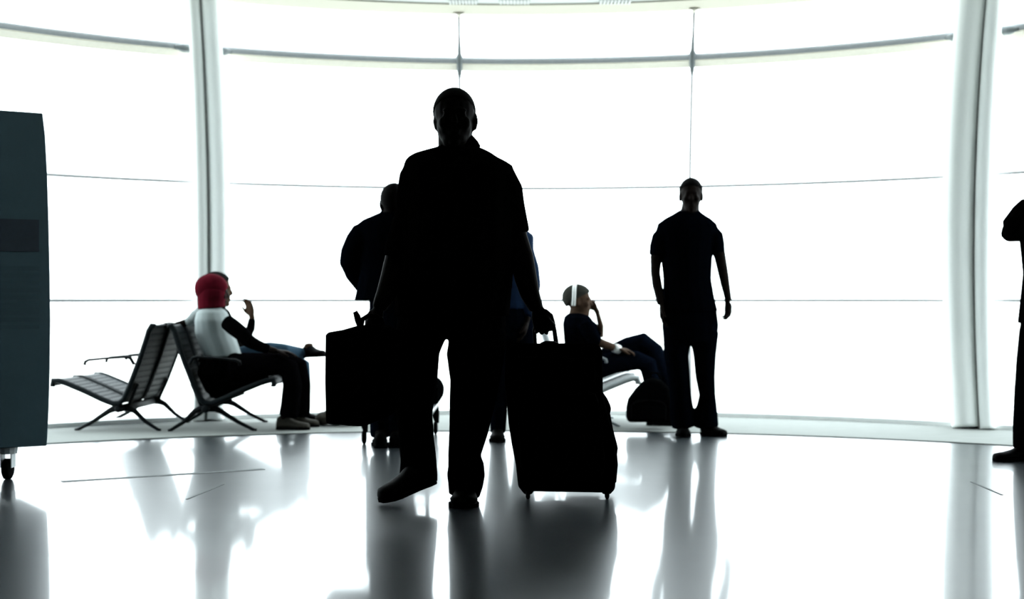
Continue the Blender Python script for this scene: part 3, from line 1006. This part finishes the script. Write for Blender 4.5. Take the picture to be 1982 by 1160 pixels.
def shell_mesh(holes=True):
    V, Fc = [], []
    idx = {}

    def vert(a, t):
        key = (round(a, 5), round(t, 5))
        if key not in idx:
            p = pos_prof(max(0, min(len(PR) - 1.0001, t)))
            idx[key] = len(V)
            V.append(Vector((p.x, a, p.y)))
        return idx[key]
    nc = 9
    cw = SW / nc
    rows = (len(PR) - 1) // 2
    for r in range(rows):
        for c in range(nc):
            ca, ct_ = (c + .5) * cw, r * 2 + 1
            sq = [(-1, -1), (0, -1), (1, -1), (1, 0), (1, 1), (0, 1), (-1, 1), (-1, 0)]
            outer = [vert(ca + x * cw / 2, ct_ + y) for x, y in sq]
            if not holes or r in (0, 1, rows - 1) or c in (0, nc - 1):
                Fc.append(tuple(outer))
                continue
            inner = [vert(ca + .20 * cw * math.cos(math.atan2(y, x)), ct_ + .40 * math.sin(math.atan2(y, x))) for x, y in sq]
            for k in range(8):
                Fc.append((outer[k], outer[(k + 1) % 8], inner[(k + 1) % 8], inner[k]))
    me = mesh('seat_shell', V, Fc)
    o = bpy.data.objects.new('t', me)
    COL.objects.link(o)
    s = o.modifiers.new('s', 'SOLIDIFY')
    s.thickness = 0.014
    s.offset = 0
    me2 = bpy.data.meshes.new_from_object(o.evaluated_get(bpy.context.evaluated_depsgraph_get()))
    bpy.data.objects.remove(o)
    return me2


SHELL = shell_mesh()
SOLID = shell_mesh(False)
EDGE = mesh('seat_edge', *tube([(p.x, 0, p.y) for p in PR[::2] + [PR[-1]]], .020, 8, .3))
WIDE_EDGE = mesh('seat_edge', *tube([(p.x, 0, p.y) for p in PR[::2] + [PR[-1]]], .024, 8, .3))


def local_part(name, me, m, parent, loc=(0, 0, 0), smooth=True):
    if m.name not in [q.name for q in me.materials if q]:
        if me.materials:
            me = me.copy()
            me.materials.clear()
        me.materials.append(m)
    o = bpy.data.objects.new(name, me)
    COL.objects.link(o)
    o.parent = parent
    o.location = loc
    if smooth:
        me.polygons.foreach_set('use_smooth', [True] * len(me.polygons))
    return o


def bench(label, loc, rz, n, shell_m, edge_m, leg_m, shell=SHELL, trim=EDGE):
    """local x = the way a sitter faces, local y = along the bench"""
    t = thing('bench_seating', label, 'bench', loc, 'beam benches by the window wall')
    t.rotation_euler = (0, 0, rz)
    pitch = SW + .03
    L = n * pitch
    for i in range(n):
        s = local_part('seat', shell, shell_m, t, (0, i * pitch, 0))
        for y in (0.0, SW):
            local_part('edge_trim', trim, edge_m, s, (0, y, 0))
    local_part('beam', mesh('beam', *tube([(-.005, -.03, .163), (-.005, L * .5, .163), (-.005, L - .02, .163)], .026, 10, .1)), leg_m, t)
    for y in (.06, L - .12):
        for s in (1, -1):
            fx = .33 if s > 0 else -.27
            local_part('leg', mesh('leg', *tube([(0, y, .165), (s * .05, y, .160), (s * .09, y, .142), (fx * .62, y, .068), (fx * .95, y, .012), (fx, y, .008)],
                                                [.026, .024, .019, .014, .011, .013], 8, .2)), leg_m, t)
        # bracket that carries the shells
        local_part('bracket', mesh('bracket', *tube([(.16, y, .225), (.02, y, .172), (-.05, y, .19), (-.11, y, .33)], .013, 8, .2)), leg_m, t)
    for y in (-.022, pitch - .025, L - .025)[:n + 1]:
        local_part('armrest', mesh('armrest', *tube([(-.115, y, .47), (-.09, y, .512), (-.06, y, .520), (.10, y, .508), (.20, y, .498), (.225, y, .485), (.228, y, .465)],
                                                    [.012, .013, .010, .008, .009, .011, .012], 8, .3)), leg_m, t)
    return t


bl = bench('empty dark perforated bench facing left, back to back with the sitters\' bench', (P(247, 0, 9.80).x, 9.72, 0), math.pi - .06, 2, seat_grey, seat_grey, seat_black)
# the left bench runs away from the camera: mirror its run
bl.location.y = 9.70 + 2 * (SW + .03)
bench('dark perforated bench under the sitter in the red headscarf', (P(413, 0, 9.95).x, 9.73, 0), 0.06, 2, seat_grey, seat_grey, seat_black)
bench('pale-edged black bench behind the suitcase, under the sitter with grey hair', (P(1237, 0, 10.1).x - .488 * .95, 10.08, 0), 0.0, 2, seat_black, alu, steel, SOLID, WIDE_EDGE)

# ---- sitter with the red scarf
R = Figure('seated person in red headscarf and pale shirt on the left bench', 9.95, 430, 822, vox=0.009, hand_vox=.005)
R.head(413, 534, 601, (1, 0.25, 0), wide=1.0)
R.add([(411, 585, 15, .0), (410, 600, 17, .0), (412, 615, 22, .0)])
R.cloth('shirt', [
    ([(411, 594, 17, .0, 1.0), (410, 604, 28, .0, 1.5), (412, 620, 34, .0, 1.45), (415, 645, 37, .0, 1.25), (424, 668, 37, .0, 1.2), (432, 690, 36, .0, 1.2)], 1.3),
    ([(392, 606, 15, .15), (378, 612, 12, .16), (368, 622, 10, .16), (358, 627, 8, .14)], 1.0),
], pale_shirt)
R.cloth('sleeve', [
    ([(437, 622, 15, -.20), (452, 634, 16, -.22), (470, 648, 15, -.23), (484, 662, 13, -.23), (503, 671, 11, -.20), (520, 676, 9, -.17)], 1.0),
], black_cloth, label='black sleeve')
R.add([(392, 606, 10, .15), (368, 622, 8, .16), (348, 628, 6.5, .13), (340, 629, 6, .12)], kd=1)
R.add([(484, 662, 9, -.23), (520, 676, 7, -.17), (534, 680, 6.5, -.15)], kd=1)
R.hand(R.pt(535, 680, -.15), (1, .05, -.12), (.1, 0, -1), .175, curl=.25)
R.hand(R.pt(342, 629, .12), (-1, -.1, .05), (0, 0, -1), .17, curl=.25, thumb=-1)
R.cloth('trousers', [
    ([(432, 690, 34, .0, 1.2), (440, 712, 33, .0, 1.2), (452, 722, 28, .0, 1.3)], 1.2),
    ([(450, 712, 28, -.10), (495, 708, 24, -.11), (535, 706, 21, -.12), (560, 714, 20, -.12), (566, 745, 19, -.11), (562, 785, 19, -.10), (558, 806, 19, -.10)], .95),
    ([(450, 710, 28, .10), (500, 706, 23, .10), (555, 702, 20, .10), (578, 708, 18, .10), (586, 745, 16, .11), (586, 790, 15, .12), (585, 806, 15, .12)], .95),
], black_trouser)
R.shoe((P(536, 822, 9.92).x, 9.92, 0.006), (P(600, 822, 9.9).x, 9.89, 0.006), bag_brown, width=.10)
R.shoe((P(560, 822, 10.12).x, 10.12, 0.006), (P(618, 822, 10.12).x, 10.12, 0.006), bag_brown, width=.10)
hs = R.scalp('headscarf', red_scarf, grow=1.12, line=-.62, back=-.75, front=.02)
part('drape', fuse([R.chain([(411, 560, 27, .0), (410, 573, 28.5, .0), (409, 586, 27, .0), (410, 596, 27, .0)], kd=1.05, cap=.1)], .008, 2), red_scarf, hs, smooth=True)
part('coat', fuse([R.chain([(425, 700, 36, .0), (420, 722, 38, .0), (426, 748, 30, .0), (434, 762, 20, .0)], kd=1.15, cap=.2),
                   R.chain([(440, 738, 26, .0), (480, 728, 23, .0), (515, 722, 16, .0)], kd=1.4, cap=.2)], .010, 4), black_cloth, R.root, smooth=True, label='black coat bunched on the seat')
R.finish(brown_skin)

# ---- second sitter on the left bench
S = Figure('dark-haired sitter with crossed legs and raised hand, beyond the red headscarf', 10.37, 440, 815, vox=0.010, hand_vox=.005)
S.head(421, 529, 596, (1, 0.05, 0), wide=1.0)
S.add([(418, 580, 15, .0), (416, 598, 17, .0), (418, 612, 22, .0)])
S.cloth('jacket', [
    ([(417, 594, 16, .0, 1.0), (416, 602, 27, .0, 1.5), (418, 618, 33, .0, 1.4), (424, 645, 35, .0, 1.25), (434, 670, 36, .0, 1.2), (440, 698, 36, .0, 1.2)], 1.3),
    ([(428, 618, 14, -.16), (448, 634, 13, -.2), (468, 650, 11, -.2), (478, 652, 10, -.18), (485, 636, 9, -.14), (488, 618, 7.5, -.12)], 1.0),
    ([(428, 618, 14, .16), (446, 650, 12, .17), (480, 672, 10, .14), (505, 680, 8, .08)], 1.0),
], black_cloth)
S.add([(484, 636, 5.5, -.14), (487, 614, 5, -.12), (486, 606, 5, -.12)], kd=1)
S.add([(480, 672, 7, .14), (512, 682, 6, .06)], kd=1)
S.hand(S.pt(487, 612, -.12), (-.22, 0, 1), (-.5, -.9, 0), .165, curl=.35)
S.hand(S.pt(512, 682, .06), (1, 0, -.1), (0, 0, -1), .17, curl=.3)
S.cloth('trousers', [
    ([(440, 696, 34, .0, 1.2), (446, 714, 32, .0, 1.2)], 1.2),
    ([(455, 708, 25, .09), (510, 702, 21, .09), (565, 698, 18, .08), (584, 708, 17, .08), (588, 750, 14, .08), (588, 795, 13, .08)], .95),
    ([(455, 700, 25, -.08), (495, 686, 21, -.18), (525, 680, 18, -.24), (548, 680, 15, -.20), (575, 683, 12, -.05), (592, 685, 10, .0)], .95),
], blue_jean)
S.shoe(S.pt(590, 693, .0), S.pt(627, 690, .0) + Vector((.02, -.10, 0)), black_leather, width=.10, height=.10)
S.shoe((P(568, 815, 10.52).x, 10.52, 0.006), (P(628, 815, 10.52).x, 10.50, 0.006), black_leather, width=.10)
S.scalp('hair', black_hair, grow=1.10, line=-.10, back=-.40, front=.22)
S.finish(tan_skin)

# floor bag by the sitters
fb = thing('canvas_bag', 'slumped brown canvas bag on the floor beside the sitters\' feet', 'bag', (P(632, 815, 10.2).x, 10.25, .006))
part('body', fuse([ellipsoid((P(x + 10, 0, 10.25).x, 10.25, z), (Vector((1, 0, 0)), Vector((0, 1, 0)), Vector((0, 0, 1))), (rx, .11, rz)) for x, z, rx, rz in
                   ((616, .055, .06, .05), (640, .075, .09, .07), (668, .085, .10, .08))], .010, 4), bag_brown, fb, smooth=True)
part('strap', tube([(P(640, 0, 10.25).x, 10.2, .135), (P(650, 0, 10.25).x, 10.2, .19), (P(668, 0, 10.25).x, 10.2, .16)], .008, 8, .2), bag_brown, fb, smooth=True)

# ---- sitter at the right with the white headband
T = Figure('seated person with grey hair and white headband beyond the suitcase', 10.32, 1140, 810, vox=0.009, hand_vox=.005)
T.head(1120, 553, 614, (1, -0.15, 0), wide=1.0)
T.add([(1117, 596, 13, .0), (1115, 610, 15, .0), (1117, 622, 19, .0)])
T.cloth('shirt', [
    ([(1116, 606, 15, .0, 1.0), (1117, 613, 25, .0, 1.5), (1121, 628, 32, .0, 1.4), (1125, 655, 34, .0, 1.25), (1128, 685, 34, .0, 1.2), (1130, 712, 33, .0, 1.2)], 1.3),
    ([(1132, 626, 15, -.18), (1142, 645, 15, -.2), (1153, 661, 13, -.2), (1160, 665, 11, -.2)], 1.0),
    ([(1132, 626, 14, .16), (1150, 638, 12, .18), (1164, 648, 10, .17)], 1.0),
], navy_cloth)
T.add([(1150, 658, 10, -.2), (1166, 666, 9, -.2), (1180, 670, 8, -.18), (1193, 675, 6.5, -.15)], kd=1)
T.add([(1150, 638, 8, .18), (1164, 648, 7.5, .17), (1163, 632, 6, .14), (1158, 612, 5, .10), (1154, 598, 4.5, .06)], kd=1)
T.hand(T.pt(1194, 675, -.15), (1, .1, -.2), (0, 0, -1), .17, curl=.3)
T.hand(T.pt(1154, 601, .06), (-.5, -.2, .8), (-.6, -.8, -.3), .15, curl=.6)
part('wristband', tube([T.pt(1188, 673, -.16), T.pt(1192, 675, -.155), T.pt(1199, 677.5, -.145)], [.030, .033, .031], 14, .05), white_plastic, T.root, smooth=True, label='white wristband')
T.cloth('trousers', [
    ([(1130, 708, 32, .0, 1.2), (1136, 724, 31, .0, 1.2)], 1.2),
    ([(1140, 716, 25, -.10), (1190, 702, 21, -.11), (1232, 698, 19, -.11), (1254, 706, 18, -.10), (1262, 745, 15, -.08), (1264, 795, 13, -.05)], .95),
    ([(1140, 714, 25, .10), (1185, 692, 24, .10), (1220, 675, 24, .09), (1243, 667, 24, .08), (1262, 684, 24, .06), (1280, 718, 20, .0), (1300, 765, 13, -.08), (1306, 795, 12, -.1)], .95),
], navy_jean)
T.shoe((P(1252, 812, 10.26).x, 10.26, 0.006), (P(1318, 812, 10.22).x, 10.20, 0.006), black_leather, width=.10)
T.shoe((P(1300, 810, 10.20).x, 10.36, 0.006), (P(1362, 812, 10.22).x, 10.34, 0.006), black_leather, width=.10)
T.scalp('hair', grey_hair, grow=1.12, line=-.08, back=-.38, front=.20)
c, h, (f, s, u) = T.hc, T.hh, T.ax
band = [c + f * (-.10 * h) + s * (math.cos(t) * .43 * h) + u * ((.13 + math.sin(t) * .45) * h) for t in [math.pi * i / 16 for i in range(17)]]
band = [band[0] - u * .26 * h - f * .02 * h] + band + [band[-1] - u * .26 * h - f * .02 * h]
part('headband', tube(band, .013, 8, .2), white_plastic, T.root, smooth=True, label='white band over the head')
T.finish(tan_skin)

# ---- backpack on the floor at the right
bp = thing('backpack', 'bulky black backpack on the floor between the grey-haired sitter and the standing man', 'backpack', (P(1256, 812, 10.0).x, 9.98, .006))
pr = [(1213, 812), (1213, 785), (1217, 768), (1232, 748), (1245, 735), (1262, 726), (1282, 732), (1296, 745), (1302, 780), (1303, 812)]
ax3 = (Vector((1, 0, 0)), Vector((0, 1, 0)), Vector((0, 0, 1)))
Yk = 9.86
prw = [P(x, y + 6.5, Yk) for x, y in pr]
for q in prw:
    q.z = max(q.z, .008)
part('body', slab(prw, [q + Vector((.01, .20, 0)) for q in prw]), nylon, bp, bevel=.03, seg=3)
pk = [P(x, y + 6, Yk - .05) for x, y in ((1222, 808), (1222, 778), (1236, 768), (1280, 770), (1290, 780), (1290, 808))]
k = part('front_pocket', slab(pk, [q + Vector((0, .06, 0)) for q in pk]), nylon, bp, bevel=.012)
part('zip', tube([P(1226, 780, Yk - .053), P(1258, 775, Yk - .053), P(1286, 781, Yk - .053)], .004, 6, .2), black_rubber, k)
part('strap', tube([P(1256, 733, Yk + .06), P(1262, 722, Yk + .07), P(1272, 722, Yk + .07), P(1279, 733, Yk + .06)], .007, 8, .3), nylon, bp, smooth=True)

# ------------------------------------------------------------------ wheeled cabinet at the left edge
kb = thing('wheeled_cabinet', 'tall dark slate wheeled cabinet cut off by the left edge', 'cabinet', (P(20, 0, 7.3).x, 7.3, 0))
n0 = Vector((P(0, 0, 7.13).x, 7.13, 0))
yaw = math.radians(33)
ex = Vector((math.cos(yaw), math.sin(yaw), 0))       # along the face, to the right and away
ey = Vector((-math.sin(yaw), math.cos(yaw), 0))      # into the cabinet


def kp(u, z, v=0.0):
    return n0 + ex * u + ey * v + Vector((0, 0, z))


def u_of(px):
    """place along the face that stands behind photo column px (floor plan of the cabinet)"""
    t = (px - CX) / F
    return (t * n0.y - n0.x) / (ex.x - t * ex.y)


edge = [(83, 1.862), (88, 1.75), (92, 1.56), (95, 1.30), (97, 1.05), (98, .80), (97, .55), (95, .35), (92, .20), (91, .165)]
ol = [(-.55, 1.862)] + [(u_of(px), z) for px, z in edge] + [(-.55, .165)]
frn = [kp(u, z) for u, z in ol]
part('body', slab(frn, [kp(u, z, .55) for u, z in ol]), cabinet_paint, kb, bevel=.006)
ub = u_of(75)
zb1, zb0 = H + (580 - 426) * 7.25 / F, H + (580 - 488) * 7.25 / F
part('band', slab([kp(-.5, zb0, -.006), kp(ub, zb0, -.006), kp(ub, zb1, -.006), kp(-.5, zb1, -.006)],
                  [kp(-.5, zb0, .004), kp(ub, zb0, .004), kp(ub, zb1, .004), kp(-.5, zb1, .004)]), cabinet_band, kb)
for i in range(9):
    z = H + (580 - 520 - i * 14) * 7.25 / F
    part('louvre', slab([kp(-.5, z - .012, -.002), kp(ub, z - .012, -.002), kp(ub, z + .012, -.007), kp(-.5, z + .012, -.007)],
                        [kp(-.5, z - .012, .004), kp(ub, z - .012, .004), kp(ub, z + .012, .004), kp(-.5, z + .012, .004)]), cabinet_paint, kb)
for u, v in ((.055, .07), (-.48, .07), (.055, .48), (-.48, .48)):
    c = kp(u, .105, v)
    q = part('caster', merge(tube([c + Vector((0, 0, .06)), c + Vector((0, 0, .025))], [.05, .046], 12, .0), box(c + Vector((-.026, 0, -.005)), .006, .06, .08), box(c + Vector((.026, 0, -.005)), .006, .06, .08)), alu, kb)
    w = kp(u, .0525, v)
    part('wheel', tube([w - Vector((.020, 0, 0)), w - Vector((.014, 0, 0)), w + Vector((.014, 0, 0)), w + Vector((.020, 0, 0))], [.042, .0525, .0525, .042], 20, 0), black_rubber, q, smooth=True)
